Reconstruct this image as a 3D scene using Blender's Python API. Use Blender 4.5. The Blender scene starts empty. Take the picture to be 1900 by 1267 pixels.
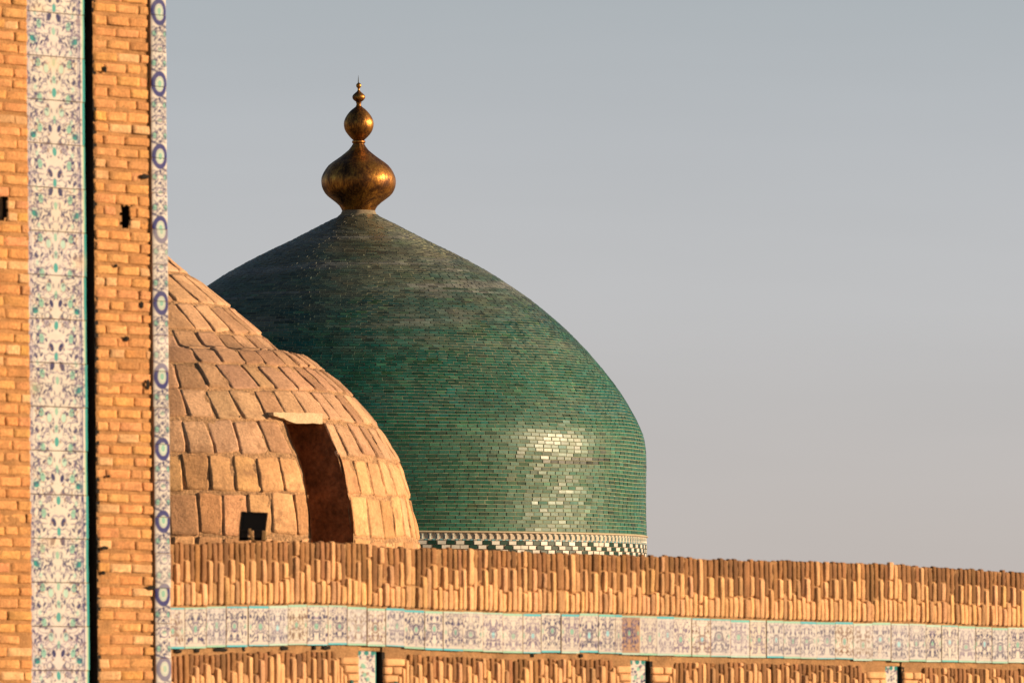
import bpy, math, random
import numpy as np
from mathutils import Vector

R = math.radians
sc = bpy.context.scene
COL = sc.collection

# ------------------------------------------------------------------ camera
CAM_Z = 9.0
F = 16000.0                      # focal length in photo pixels (1900 wide)
PITCH = math.atan((1300 - 633.5) / F)
cam_d = bpy.data.cameras.new('camera')
cam_d.sensor_width = 36.0
cam_d.lens = 36.0 * F / 1900.0
cam_d.clip_start = 1.0
cam_d.clip_end = 9000.0
cam_d.dof.use_dof = True
cam_d.dof.focus_distance = 172.0
cam_d.dof.aperture_fstop = 14
cam = bpy.data.objects.new('camera', cam_d)
COL.objects.link(cam)
cam.location = (0, 0, CAM_Z)
cam.rotation_euler = (R(90) + PITCH, 0, 0)
sc.camera = cam

# ------------------------------------------------------------------ sun, sky, exposure
SUN_AZ = 88.0      # degrees from "towards the camera", to the right
SUN_EL = 13.0
sd = Vector((math.sin(R(SUN_AZ)) * math.cos(R(SUN_EL)), -math.cos(R(SUN_AZ)) * math.cos(R(SUN_EL)), math.sin(R(SUN_EL))))
sun_d = bpy.data.lights.new('sun', 'SUN')
sun_d.energy = 5.0
sun_d.angle = R(0.5)
sun_d.color = (1.0, 0.735, 0.47)
sun = bpy.data.objects.new('sun', sun_d)
COL.objects.link(sun)
sun.rotation_euler = sd.to_track_quat('Z', 'Y').to_euler()
sun.location = (60, 100, 60)

world = bpy.data.worlds.new('World')
sc.world = world
world.use_nodes = True
wn, wl = world.node_tree.nodes, world.node_tree.links
wn.clear()
wo = wn.new('ShaderNodeOutputWorld')
bg = wn.new('ShaderNodeBackground')
sky = wn.new('ShaderNodeTexSky')
sky.sky_type = 'NISHITA'
sky.sun_disc = False
sky.sun_elevation = R(SUN_EL)
sky.sun_rotation = math.atan2(sd.x, sd.y)
sky.altitude = 100
sky.air_density = 1.0
sky.dust_density = 1.5
sky.ozone_density = 1.0
SKY_S = 0.05
bg.inputs['Strength'].default_value = SKY_S
# low band of dusty air near the horizon: pale pinkish low down, blue grey above
tc = wn.new('ShaderNodeTexCoord')
sep = wn.new('ShaderNodeSeparateXYZ')
wl.new(tc.outputs['Generated'], sep.inputs[0])
ramp = wn.new('ShaderNodeValToRGB')
mr = wn.new('ShaderNodeMapRange')
mr.inputs['From Min'].default_value = 0.0
mr.inputs['From Max'].default_value = 0.10
wl.new(sep.outputs['Z'], mr.inputs['Value'])
wl.new(mr.outputs[0], ramp.inputs[0])
K = 1.0
cr = ramp.color_ramp
cr.elements[0].position = 0.0
cr.elements[0].color = (0.50 * K, 0.438 * K, 0.405 * K, 1)
cr.elements[1].position = 1.0
cr.elements[1].color = (0.375 * K, 0.425 * K, 0.50 * K, 1)
for p_, c_ in ((0.20, (0.505, 0.465, 0.44)), (0.45, (0.51, 0.51, 0.515)), (0.80, (0.44, 0.475, 0.51))):
    e = cr.elements.new(p_)
    e.color = (c_[0] * K, c_[1] * K, c_[2] * K, 1)
hz = wn.new('ShaderNodeVectorMath'); hz.operation = 'SCALE'
wmap = wn.new('ShaderNodeMapping'); wmap.inputs['Scale'].default_value = (5, 5, 38)
wl.new(tc.outputs['Generated'], wmap.inputs[0])
wnz = wn.new('ShaderNodeTexNoise'); wnz.inputs['Scale'].default_value = 1.0; wnz.inputs['Detail'].default_value = 5
wl.new(wmap.outputs[0], wnz.inputs['Vector'])
wmr = wn.new('ShaderNodeMapRange'); wmr.inputs['From Min'].default_value = .25; wmr.inputs['From Max'].default_value = .75
wmr.inputs['To Min'].default_value = .95; wmr.inputs['To Max'].default_value = 1.06
wl.new(wnz.outputs['Fac'], wmr.inputs['Value'])
wsc = wn.new('ShaderNodeVectorMath'); wsc.operation = 'SCALE'
wl.new(ramp.outputs[0], wsc.inputs[0]); wl.new(wmr.outputs[0], wsc.inputs['Scale'])
wl.new(wsc.outputs[0], hz.inputs[0])
hz.inputs['Scale'].default_value = 0.715 / SKY_S
fac = wn.new('ShaderNodeMapRange')
fac.interpolation_type = 'SMOOTHSTEP'
fac.inputs['From Min'].default_value = 0.06
fac.inputs['From Max'].default_value = 0.15
fac.inputs['To Min'].default_value = 1.0
fac.inputs['To Max'].default_value = 0.0
wl.new(sep.outputs['Z'], fac.inputs['Value'])
mixw = wn.new('ShaderNodeMix'); mixw.data_type = 'RGBA'
wl.new(fac.outputs[0], mixw.inputs['Factor'])
wl.new(sky.outputs[0], mixw.inputs[6])
wl.new(hz.outputs[0], mixw.inputs[7])
wl.new(mixw.outputs[2], bg.inputs[0])
wl.new(bg.outputs[0], wo.inputs[0])

sc.view_settings.view_transform = 'Standard'
sc.view_settings.look = 'None'
sc.view_settings.exposure = 0.52
sc.view_settings.gamma = 1.0
sc.view_settings.use_curve_mapping = False

# ------------------------------------------------------------------ measuring helpers
cp, sp = math.cos(PITCH), math.sin(PITCH)
def at(px, py, Y):
    """world point at depth Y for a photo measurement (used only to read off sizes)"""
    u, v = px - 950.0, 633.5 - py
    d = (u, F * cp - v * sp, F * sp + v * cp)
    k = Y / d[1]
    return (d[0] * k, Y, CAM_Z + d[2] * k)
def zat(py, Y): return at(950, py, Y)[2]

# ------------------------------------------------------------------ mesh helpers
def mesh_obj(name, V, Fq, mat, parent=None, tint=None, smooth=True, tris=None):
    V = np.asarray(V, np.float32).reshape(-1, 3)
    me = bpy.data.meshes.new(name)
    Fq = np.asarray(Fq, np.int32).reshape(-1, 4)
    T = np.asarray(tris if tris is not None else [], np.int32).reshape(-1, 3)
    me.vertices.add(len(V)); me.vertices.foreach_set('co', V.ravel())
    nl = Fq.size + T.size
    me.loops.add(nl)
    me.loops.foreach_set('vertex_index', np.concatenate([Fq.ravel(), T.ravel()]))
    me.polygons.add(len(Fq) + len(T))
    st = np.concatenate([np.arange(len(Fq)) * 4, Fq.size + np.arange(len(T)) * 3]).astype(np.int32)
    me.polygons.foreach_set('loop_start', st)
    me.polygons.foreach_set('loop_total', np.concatenate([np.full(len(Fq), 4), np.full(len(T), 3)]).astype(np.int32))
    me.update(calc_edges=True)
    me.validate()
    if tint is not None:
        a = me.color_attributes.new('tint', 'FLOAT_COLOR', 'POINT')
        t = np.ones((len(V), 4), np.float32)
        t[:, :3] = np.asarray(tint, np.float32).reshape(-1, 3)
        a.data.foreach_set('color', t.ravel())
    me.polygons.foreach_set('use_smooth', np.full(len(me.polygons), bool(smooth)))
    if mat: me.materials.append(mat)
    o = bpy.data.objects.new(name, me)
    COL.objects.link(o)
    if parent: o.parent = parent
    return o

class MB:
    def __init__(s): s.V = []; s.F = []; s.T = []; s.n = 0
    def add(s, V, Fq, T=None):
        V = np.asarray(V, float).reshape(-1, 3)
        s.V.append(V); s.F.append(np.asarray(Fq, int).reshape(-1, 4) + s.n)
        s.T.append(np.ones((len(V), 3)) if T is None else np.broadcast_to(np.asarray(T, float), (len(V), 3)).copy())
        s.n += len(V)
    def build(s, name, mat, parent=None, smooth=True, tint=True):
        return mesh_obj(name, np.concatenate(s.V), np.concatenate(s.F), mat, parent, np.concatenate(s.T) if tint else None, smooth)

def grid_faces(nu, nv, flip=False):
    """vertex index = j*nu+i"""
    i, j = np.meshgrid(np.arange(nu - 1), np.arange(nv - 1))
    a = (j * nu + i).ravel()
    f = np.stack([a, a + 1, a + nu + 1, a + nu], 1)
    return f[:, ::-1] if flip else f

def box_pts(fn, s0, s1, z0, z1, d0, d1):
    """box in a wall frame; d1 is the front"""
    P = [fn(s, z, d) for d in (d0, d1) for z in (z0, z1) for s in (s0, s1)]
    Fq = [(0, 1, 3, 2), (4, 6, 7, 5), (0, 4, 5, 1), (2, 3, 7, 6), (0, 2, 6, 4), (1, 5, 7, 3)]
    return P, Fq

def empty(name, loc, label, cat, group=None):
    o = bpy.data.objects.new(name, None)
    COL.objects.link(o)
    o.location = loc
    o['label'] = label; o['category'] = cat
    if group: o['group'] = group
    bpy.context.view_layer.update()
    return o

def keep(o, root):
    """parent without moving"""
    bpy.context.view_layer.update()
    o.parent = root
    o.matrix_parent_inverse = root.matrix_world.inverted()
    return o

def pads(C, ex, ey, en, w, h, d, tint, us=(-1, -.93, -.6, 0, .6, .93, 1), vs=None, corner=0.06, power=6,
         rough=0.0, skirt=0.4, tilt=None, wob=0.0, rng=None, rise=0.0, tvar=0.0):
    """batch of pillow-shaped blocks; all args arrays of length N"""
    rng = rng or np.random.default_rng(1)
    C, ex, ey, en = [np.asarray(a, float).reshape(-1, 3) for a in (C, ex, ey, en)]
    N = len(C)
    ex, ey, en = [np.broadcast_to(a, (N, 3)) for a in (ex, ey, en)]
    w, h, d = [np.broadcast_to(np.asarray(a, float), (N,)) for a in (w, h, d)]
    us = np.array(us, float); vs = us if vs is None else np.array(vs, float)
    U, Vv = np.meshgrid(us, vs); U = U.ravel(); Vv = Vv.ravel(); M = len(U)
    edge = (np.abs(U) >= .999) | (np.abs(Vv) >= .999)
    k = 1 - corner * (U * U * Vv * Vv) ** 2
    X = np.outer(w / 2, U * k); Y = np.outer(h / 2, Vv * k)
    m = np.maximum(np.abs(U), np.abs(Vv))
    Hh = np.where(edge, -skirt, 1 - 0.35 * m ** power)
    Z = np.outer(d, Hh) + rise
    if wob > 0:
        bend = rng.normal(0, wob, (N, 1))
        X = X + bend * (1 - (Vv ** 2)[None, :])
        X = X + rng.normal(0, wob, (N, 1)) * Vv[None, :]
        Y = Y + rng.normal(0, wob * .5, (N, 1)) * U[None, :]
    if rough > 0:
        Z = Z + rng.normal(0, rough, (N, M)) * (~edge)
        X = X + rng.normal(0, rough, (N, M)) * 0.8
        Y = Y + rng.normal(0, rough, (N, M)) * 0.8
    if tilt is not None:
        tx, ty = tilt
        Z = Z + np.where(edge[None, :], 0, 1) * (np.asarray(tx).reshape(-1, 1) * X + np.asarray(ty).reshape(-1, 1) * Y)
    P = C[:, None, :] + X[..., None] * ex[:, None, :] + Y[..., None] * ey[:, None, :] + Z[..., None] * en[:, None, :]
    gf = grid_faces(len(us), len(vs))
    Fq = (gf[None] + (np.arange(N) * M)[:, None, None]).reshape(-1, 4)
    T = np.broadcast_to(np.asarray(tint, float).reshape(-1, 1, 3), (N, M, 3)).copy()
    if tvar > 0: T *= 1 + rng.normal(0, tvar, (N, M, 1))
    return P.reshape(-1, 3), Fq, np.clip(T.reshape(-1, 3), 0, 1)

_rs = np.random.default_rng(77)
_W = [(_rs.normal(0, 1, 3), _rs.uniform(0, 6.28), ) for _ in range(40)]
def snoise(P, scale=1.0, seed=0, n=9):
    """smooth sum-of-waves noise about -1..1, P (...,3) metres"""
    P = np.asarray(P, float) * scale
    out = 0
    for k in range(n):
        d, ph = _W[(k + seed * 7) % 40]
        out = out + np.sin(P @ (d * (1 + .35 * k)) * 1.3 + ph * (1 + seed)) / (1 + .25 * k)
    return out / 3.2

# ------------------------------------------------------------------ materials
def new_mat(name):
    m = bpy.data.materials.new(name); m.use_nodes = True
    nt = m.node_tree
    return m, nt.nodes, nt.links, nt.nodes['Principled BSDF']

def tint_mat(name, rough=0.85, noise=(14.0, 0.25), fine=(120.0, 0.15), bump=0.4, bscale=60.0, bdist=0.01, coat=0.0,
             spec=0.3, rvar=0.0, coat_rough=0.1, stain=None, use_tint=True, base=(1, 1, 1)):
    m, n, l, b = new_mat(name)
    tcn = n.new('ShaderNodeTexCoord')
    if use_tint:
        a = n.new('ShaderNodeAttribute'); a.attribute_name = 'tint'; col = a.outputs['Color']
    else:
        a = n.new('ShaderNodeRGB'); a.outputs[0].default_value = (*base, 1); col = a.outputs[0]
    def nz(scale, detail=6, roughn=.6, stretch=None):
        t = n.new('ShaderNodeTexNoise'); t.inputs['Scale'].default_value = scale
        t.inputs['Detail'].default_value = detail; t.inputs['Roughness'].default_value = roughn
        if stretch:
            mp = n.new('ShaderNodeMapping'); mp.inputs['Scale'].default_value = stretch
            l.new(tcn.outputs['Object'], mp.inputs[0]); l.new(mp.outputs[0], t.inputs['Vector'])
        else: l.new(tcn.outputs['Object'], t.inputs['Vector'])
        return t.outputs['Fac']
    def mul(colr, f, amt):
        r = n.new('ShaderNodeMapRange')
        r.inputs['From Min'].default_value = .3; r.inputs['From Max'].default_value = .7
        r.inputs['To Min'].default_value = 1 - amt; r.inputs['To Max'].default_value = 1 + amt
        l.new(f, r.inputs['Value'])
        v = n.new('ShaderNodeVectorMath'); v.operation = 'SCALE'
        l.new(colr, v.inputs[0]); l.new(r.outputs[0], v.inputs['Scale'])
        return v.outputs[0]
    f1 = nz(noise[0]); f2 = nz(fine[0], 3)
    col = mul(col, f1, noise[1]); col = mul(col, f2, fine[1])
    if stain:
        sc_, lo, hi, scol, samt, stretch = stain
        f = nz(sc_, 7, .65, stretch)
        r = n.new('ShaderNodeMapRange'); r.interpolation_type = 'SMOOTHSTEP'
        r.inputs['From Min'].default_value = lo; r.inputs['From Max'].default_value = hi
        r.inputs['To Max'].default_value = samt
        l.new(f, r.inputs['Value'])
        mx = n.new('ShaderNodeMix'); mx.data_type = 'RGBA'
        l.new(r.outputs[0], mx.inputs['Factor']); l.new(col, mx.inputs[6]); mx.inputs[7].default_value = (*scol, 1)
        col = mx.outputs[2]
    l.new(col, b.inputs['Base Color'])
    b.inputs['Roughness'].default_value = rough
    b.inputs['Specular IOR Level'].default_value = spec
    b.inputs['Coat Weight'].default_value = coat
    b.inputs['Coat Roughness'].default_value = coat_rough
    if rvar > 0:
        r = n.new('ShaderNodeMapRange')
        r.inputs['From Min'].default_value = .3; r.inputs['From Max'].default_value = .7
        r.inputs['To Min'].default_value = max(0.02, rough - rvar); r.inputs['To Max'].default_value = min(1, rough + rvar)
        l.new(f1, r.inputs['Value']); l.new(r.outputs[0], b.inputs['Roughness'])
    if bump > 0:
        bf = nz(bscale, 8, .7)
        bp = n.new('ShaderNodeBump'); bp.inputs['Strength'].default_value = bump; bp.inputs['Distance'].default_value = bdist
        l.new(bf, bp.inputs['Height']); l.new(bp.outputs[0], b.inputs['Normal'])
    return m

M_BRICK = tint_mat('brick', .9, (9, .26), (60, .26), .9, 50, .014, stain=(3.4, .50, .72, (.36, .18, .075), .55, None))
M_CREST = tint_mat('brick_vertical', .9, (9, .2), (90, .18), .7, 70, .012)
M_MORTAR = tint_mat('mortar', .95, (6, .3), (80, .25), .9, 50, .02)
M_CLAY = tint_mat('clay_slab', .92, (2.2, .20), (24, .20), .8, 14, .025, stain=(3.2, .52, .72, (.27, .145, .075), .75, None))
M_CMORT = tint_mat('mud_mortar', .95, (4, .35), (24, .4), 1.0, 18, .04)
M_GLAZE = tint_mat('green_glaze', .39, (3.0, .25), (30, .2), .2, 14, .008, spec=.40, rvar=.05, coat=0, coat_rough=.14,
                   stain=(1.1, .52, .78, (.10, .10, .06), .22, (1, 1, 3.2)))
M_DRUM = tint_mat('drum_tile', .35, (6, .12), (40, .08), .15, 30, .004, spec=.3, rvar=.06)
M_GROUT = tint_mat('grout', .9, (5, .2), (40, .2), .5, 30, .01, use_tint=False, base=(.25, .26, .165))
M_MAJ = tint_mat('painted_tile', .60, (6, .10), (70, .06), .15, 30, .004, coat=0, spec=.18, rvar=.08,
                 stain=(5, .60, .78, (.55, .36, .20), .5, None))
M_PLASTER = tint_mat('plaster', .9, (6, .2), (50, .15), .6, 30, .01, use_tint=False, base=(.50, .42, .32))
M_COLLAR = tint_mat('collar_plaster', .9, (6, .3), (30, .2), .6, 30, .01, use_tint=False, base=(.22, .18, .12))
M_WOOD = tint_mat('weathered_wood', .75, (5, .2), (50, .2), .5, 35, .008, use_tint=False, base=(.55, .40, .24))
M_DARKMUD = tint_mat('shaded_mud', .95, (3, .5), (14, .4), .9, 10, .05, use_tint=False, base=(.24, .105, .045))  # mud inside the notch, base colour darkened for the shade there
M_SHADE = tint_mat('shade_black', .95, (5, .3), (20, .3), .4, 10, .02, use_tint=False, base=(.012, .009, .007))  # near-black base colour stands in for shade in grooves and holes
M_GROUND = tint_mat('dusty_ground', .95, (.05, .3), (2, .2), .5, 3, .05, use_tint=False, base=(.34, .27, .19))
M_BLACK = tint_mat('black_metal', .5, (20, .2), (90, .1), .2, 50, .002, use_tint=False, base=(.012, .012, .012))
M_BRASSY = tint_mat('tan_metal', .6, (20, .2), (90, .1), .2, 50, .002, use_tint=False, base=(.42, .27, .12))

def gold_mat():
    m, n, l, b = new_mat('tarnished_gold')
    tcn = n.new('ShaderNodeTexCoord')
    def nz(scale, st, det=8, ro=.65):
        mp = n.new('ShaderNodeMapping'); mp.inputs['Scale'].default_value = st
        t = n.new('ShaderNodeTexNoise'); t.inputs['Scale'].default_value = scale; t.inputs['Detail'].default_value = det
        t.inputs['Roughness'].default_value = ro
        l.new(tcn.outputs['Object'], mp.inputs[0]); l.new(mp.outputs[0], t.inputs['Vector'])
        return t.outputs['Fac']
    f = nz(5.0, (1, 1, .55)); g = nz(26.0, (1, 1, .35)); z = nz(2.0, (1, 1, 1.6))
    ad = n.new('ShaderNodeMath'); ad.operation = 'ADD'; l.new(f, ad.inputs[0]); l.new(g, ad.inputs[1])
    ad2 = n.new('ShaderNodeMath'); ad2.operation = 'ADD'; l.new(ad.outputs[0], ad2.inputs[0]); l.new(z, ad2.inputs[1])
    cr = n.new('ShaderNodeValToRGB'); c = cr.color_ramp
    mr_ = n.new('ShaderNodeMapRange'); mr_.inputs['From Min'].default_value = 1.15; mr_.inputs['From Max'].default_value = 1.85
    l.new(ad2.outputs[0], mr_.inputs['Value']); l.new(mr_.outputs[0], cr.inputs[0])
    c.elements[0].position = 0; c.elements[0].color = (.035, .016, .010, 1)
    c.elements[1].position = 1; c.elements[1].color = (.66, .33, .065, 1)
    e = c.elements.new(.35); e.color = (.13, .055, .018, 1)
    e = c.elements.new(.6); e.color = (.34, .145, .030, 1)
    l.new(cr.outputs[0], b.inputs['Base Color'])
    b.inputs['Metallic'].default_value = .9
    r = n.new('ShaderNodeMapRange'); r.inputs['To Min'].default_value = .52; r.inputs['To Max'].default_value = .33
    l.new(mr_.outputs[0], r.inputs['Value']); l.new(r.outputs[0], b.inputs['Roughness'])
    bp = n.new('ShaderNodeBump'); bp.inputs['Strength'].default_value = .35; bp.inputs['Distance'].default_value = .02
    l.new(g, bp.inputs['Height']); l.new(bp.outputs[0], b.inputs['Normal'])
    return m
M_GOLD = gold_mat()

def glass_dark():
    m, n, l, b = new_mat('lamp_glass')
    b.inputs['Base Color'].default_value = (.012, .009, .005, 1)
    b.inputs['Roughness'].default_value = .3
    b.inputs['Specular IOR Level'].default_value = .25
    return m
M_GLASS = glass_dark()

# ------------------------------------------------------------------ ground
gb = MB()
gx = np.linspace(-4000, 4000, 41); gy = np.linspace(-2000, 7000, 41)
GX, GY = np.meshgrid(gx, gy)
gb.add(np.stack([GX.ravel(), GY.ravel(), np.zeros(GX.size)], 1), grid_faces(41, 41))
g = gb.build('ground', M_GROUND, smooth=False, tint=False); g['kind'] = 'structure'

# ================================================================== GREEN DOME
DY = 176.0
S = DY / F
AX, _, _ = at(667, 600, DY)
prof_px = [(396, 31), (402, 38), (418, 71), (433, 100), (448, 129), (466, 167), (486, 206), (509, 247), (533, 283),
           (558, 319), (584, 351), (603, 373), (614, 385), (655, 424), (692, 456), (726, 482.5), (761, 504), (787, 518),
           (813, 528.5), (844, 532.3), (860, 532.7), (900, 532.2), (930, 531.8), (960, 532), (995, 532.6)]
pz = np.array([zat(y, DY) for y, r in prof_px]); pr = np.array([r * S for y, r in prof_px])
def catmull(z, r, n=14):
    P = np.stack([r, z], 1); P = np.vstack([2 * P[0] - P[1], P, 2 * P[-1] - P[-2]])
    out = []
    for i in range(1, len(P) - 2):
        for t in np.linspace(0, 1, n, endpoint=False):
            a, b, c, d = P[i - 1], P[i], P[i + 1], P[i + 2]
            out.append(.5 * ((2 * b) + (-a + c) * t + (2 * a - 5 * b + 4 * c - d) * t * t + (-a + 3 * b - 3 * c + d) * t ** 3))
    out.append(P[-2]); return np.array(out)
def arcparam(Q):
    L = np.concatenate([[0], np.cumsum(np.hypot(*np.diff(Q, axis=0).T))])
    return L
green = empty('glazed_dome', (AX, DY, 0), 'large pointed dome of green glazed bricks with golden finial behind the clay dome', 'dome')
Q = catmull(pz, pr)[::-1]                # from base upward
_zu = np.linspace(Q[0, 1], Q[-1, 1], 700)         # ease the shoulder
_ru = np.interp(_zu, Q[:, 1], Q[:, 0]); _k = np.exp(-(np.linspace(-2, 2, 61)) ** 2); _k /= _k.sum()
_pad = np.concatenate([2 * _ru[0] - _ru[30:0:-1], _ru, 2 * _ru[-1] - _ru[-2:-32:-1]])
_sm = np.convolve(_pad, _k, 'valid')
_f = np.clip((_zu[-1] - _zu) / 1.0, 0, 1)
Q = np.stack([_ru * (1 - _f) + _sm * _f, _zu], 1)
L = arcparam(Q)
def prof_at(s):
    r = np.interp(s, L, Q[:, 0]); z = np.interp(s, L, Q[:, 1])
    e = .02
    dr = np.interp(s + e, L, Q[:, 0]) - np.interp(s - e, L, Q[:, 0]); dz = np.interp(s + e, L, Q[:, 1]) - np.interp(s - e, L, Q[:, 1])
    n = np.hypot(dr, dz) + 1e-9
    return r, z, dr / n, dz / n
def lump(P):
    """low, wide unevenness of the masonry shell, metres outward"""
    return 0.010 * snoise(P, .6, 1) + 0.006 * snoise(P, 1.9, 2) + .002 * snoise(P * [1, 1, 2.5], 3.2, 3)

rg = np.random.default_rng(5)
CH = 0.0755
rows = int((L[-1] - .02) / CH)
Cs, EX, EY, EN, Wd, Hd, Tt = [], [], [], [], [], [], []
row_tone = rg.normal(0, 1, rows + 2)
for k in range(rows):
    s = .012 + (k + .5) * CH
    r, z, tr, tz = prof_at(s)
    n = max(10, int(round(2 * math.pi * r / 0.212)))
    if n > 24 and rg.random() < .5: n += rg.integers(-1, 2)
    ph = (k % 2) * .5 + rg.normal(0, .13)
    edges = (np.arange(n) + ph + rg.uniform(-.09, .09, n)) * (2 * math.pi / n)
    nxt = np.concatenate([edges[1:], [edges[0] + 2 * math.pi]])
    a = (edges + nxt) / 2; wd = (nxt - edges) * r - .007
    ca, sa = np.sin(a), -np.cos(a)                    # a=0 faces the camera
    # courses run slightly wavy
    wave = .011 * np.sin(a * 5 + z * 1.3) + .008 * np.sin(a * 11 - z * 2.1)
    wave *= min(1, s / .5) * min(1, r / 2)
    rr = r + tr * wave; zz = z + tz * wave
    C = np.stack([rr * ca, rr * sa, np.full(n, 0) + zz], 1)
    en = np.stack([ca * tz, sa * tz, np.full(n, -tr)], 1)
    ex = np.stack([-sa, ca, np.zeros(n)], 1)          # to the right when facing the camera
    ey = np.stack([ca * tr, sa * tr, np.full(n, tz)], 1)
    C = C + en * lump(C)[:, None]
    Cs.append(C); EX.append(ex); EY.append(ey); EN.append(en); Wd.append(wd); Hd.append(np.full(n, CH - .007))
    # colour of each glazed brick
    hfrac = s / L[-1]
    n1 = snoise(C * [1, 1, 2.6], .55, 4); n2 = snoise(C * [1, 1, 4], 1.6, 0); rnd = rg.normal(0, 1, n)
    base = np.array([.008, .108, .058]) + (np.array([.004, .058, .072]) - np.array([.008, .108, .058])) * min(1, max(0, (hfrac - .25) / .3)); teal = np.array([.004, .085, .078]); olive = np.array([.030, .075, .018])  # upper courses shift to navy-teal, reflected sky put into the glaze colour
    deep = np.array([.001, .014, .009]); dust = np.array([.135, .125, .080]); pale = np.array([.045, .17, .095])
    col = np.tile(base, (n, 1))
    def mixc(c, f):
        f = np.clip(f, 0, 1)[:, None]; return lambda col: col * (1 - f) + c * f
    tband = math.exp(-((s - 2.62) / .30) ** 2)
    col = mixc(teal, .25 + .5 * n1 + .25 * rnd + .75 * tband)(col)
    col = mixc(olive, -.18 - .6 * n2 + .28 * rg.normal(0, 1, n))(col)
    col = mixc(deep, (rg.random(n) < .07) * .6 + .12 * row_tone[k] * (hfrac < .3))(col)
    col = mixc(pale, (rg.random(n) < .05) * .6 + .12 + .25 * np.clip(n1 + .3, 0, 1) * (hfrac < .5))(col)
    if 1.38 < s < 1.53:                                # two short runs of unfaded dark bricks
        lo_, hi_ = (.70, .98) if s < 1.455 else (.82, 1.06)
        col = mixc(deep, np.where((a % 6.28 > lo_) & (a % 6.28 < hi_), .9, .1 + .3 * (rg.random(n) < .2)))(col)
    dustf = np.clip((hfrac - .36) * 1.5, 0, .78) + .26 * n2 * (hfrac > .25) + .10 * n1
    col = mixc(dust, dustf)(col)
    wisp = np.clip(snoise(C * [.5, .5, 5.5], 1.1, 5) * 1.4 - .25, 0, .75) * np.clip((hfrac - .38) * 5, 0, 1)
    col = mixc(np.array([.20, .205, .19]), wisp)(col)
    col *= .85 * np.clip(1 + .18 * rnd, .45, 1.6)[:, None]
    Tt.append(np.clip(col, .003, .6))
Cs, EX, EY, EN, Tt = [np.concatenate(a) for a in (Cs, EX, EY, EN, Tt)]
Wd, Hd = np.concatenate(Wd), np.concatenate(Hd)
N = len(Cs)
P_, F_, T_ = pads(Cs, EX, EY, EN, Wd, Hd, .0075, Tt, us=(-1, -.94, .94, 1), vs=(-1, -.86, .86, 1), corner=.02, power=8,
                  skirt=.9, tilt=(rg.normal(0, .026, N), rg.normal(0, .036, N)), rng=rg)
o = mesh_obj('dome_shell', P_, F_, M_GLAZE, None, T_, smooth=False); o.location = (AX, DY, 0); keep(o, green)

def lathe(name, prof, seg, mat, parent, loc=(0, 0, 0), bumpf=None, tint=None, cap=True, smooth=True):
    prof = np.array(prof, float)
    a = np.linspace(0, 2 * math.pi, seg, endpoint=False)
    V = np.stack([np.outer(prof[:, 0], np.sin(a)), np.outer(prof[:, 0], -np.cos(a)), np.repeat(prof[:, 1][:, None], seg, 1)], -1).reshape(-1, 3)
    if bumpf is not None:
        rad = np.stack([V[:, 0], V[:, 1], 0 * V[:, 2]], 1); rad /= (np.linalg.norm(rad, axis=1)[:, None] + 1e-9)
        V = V + rad * bumpf(V)[:, None]
    n = len(prof); i, j = np.meshgrid(np.arange(seg), np.arange(n - 1)); i = i.ravel(); j = j.ravel(); i2 = (i + 1) % seg
    Fq = np.stack([j * seg + i, j * seg + i2, (j + 1) * seg + i2, (j + 1) * seg + i], 1)
    if prof[0, 1] > prof[-1, 1]: Fq = Fq[:, ::-1]
    o = mesh_obj(name, V, Fq, mat, None, None if tint is None else np.tile(tint, (len(V), 1)), smooth)
    o.location = loc
    keep(o, parent)
    return o
# grout bed under the glazed bricks (follows the same lumps)
gq = np.stack([np.interp(np.linspace(0, L[-1], 420), L, Q[:, 0]), np.interp(np.linspace(0, L[-1], 420), L, Q[:, 1])], 1)
lathe('grout_bed', gq, 420, M_GROUT, green, (AX, DY, 0), bumpf=lambda V: lump(V) - .0035)

# drum: moulding, arcade of little pointed arches, chequer courses
R0 = 533 * S; zb = zat(995, DY)
drum = lathe('drum', [(R0 - .03, 0), (R0 - .03, zb - .02)], 160, M_PLASTER, green, (AX, DY, 0))
lip = lathe('moulding', [(R0 - .02, zb - .026), (R0 + .026, zb - .024), (R0 + .032, zb - .012), (R0 + .024, zb + .002), (R0 - .02, zb + .006)], 220,
            tint_mat('cream_glaze', .35, (6, .15), (40, .1), .2, 30, .005, use_tint=False, base=(.46, .37, .25)), green, (AX, DY, 0))
mb = MB(); NA = 232; hA = .122; zA = zb - .027 - hA
nu, nv = 9, 9
u = np.linspace(-1, 1, nu); v = np.linspace(0, 1, nv)
UU, VV = np.meshgrid(u, v)
for k in range(NA):
    a0 = 2 * math.pi * k / NA; da = math.pi / NA
    half = .80 * np.clip(1 - np.maximum(0, VV - .45) ** 1.8 / .55 ** 1.8 * 1.0, 0, 1) ** .7 * (VV < .97)
    inside = (np.abs(UU) < half + .02) & (VV > .08)
    q = np.where(inside, 1 - (UU / np.maximum(half, .05)) ** 2, 0)
    rr = R0 - .006 + .006 - .055 * np.sqrt(np.clip(q, 0, 1)) * (1 - .3 * VV)
    ang = a0 + UU * da
    P = np.stack([rr * np.sin(ang), -rr * np.cos(ang), zA + VV * hA], -1).reshape(-1, 3)
    cream = np.array([.58, .52, .42]); tealc = np.array([.06, .20, .24]); rust = np.array([.50, .28, .14])
    edge = np.abs(np.abs(UU) - half) < .13
    c = np.where(edge[..., None] & (VV > .05)[..., None], tealc, cream)
    rusty = np.clip(.5 * snoise(np.array([math.sin(a0) * 6, math.cos(a0) * 6, 0]), 1.3, 2), 0, .45)
    c = c * (1 - rusty) + rust * rusty
    c = c * rg.uniform(.85, 1.08)
    mb.add(P, grid_faces(nu, nv), c.reshape(-1, 3))
o = mb.build('arch_frieze', M_DRUM, None, True); o.location = (AX, DY, 0); keep(o, green)
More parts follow.
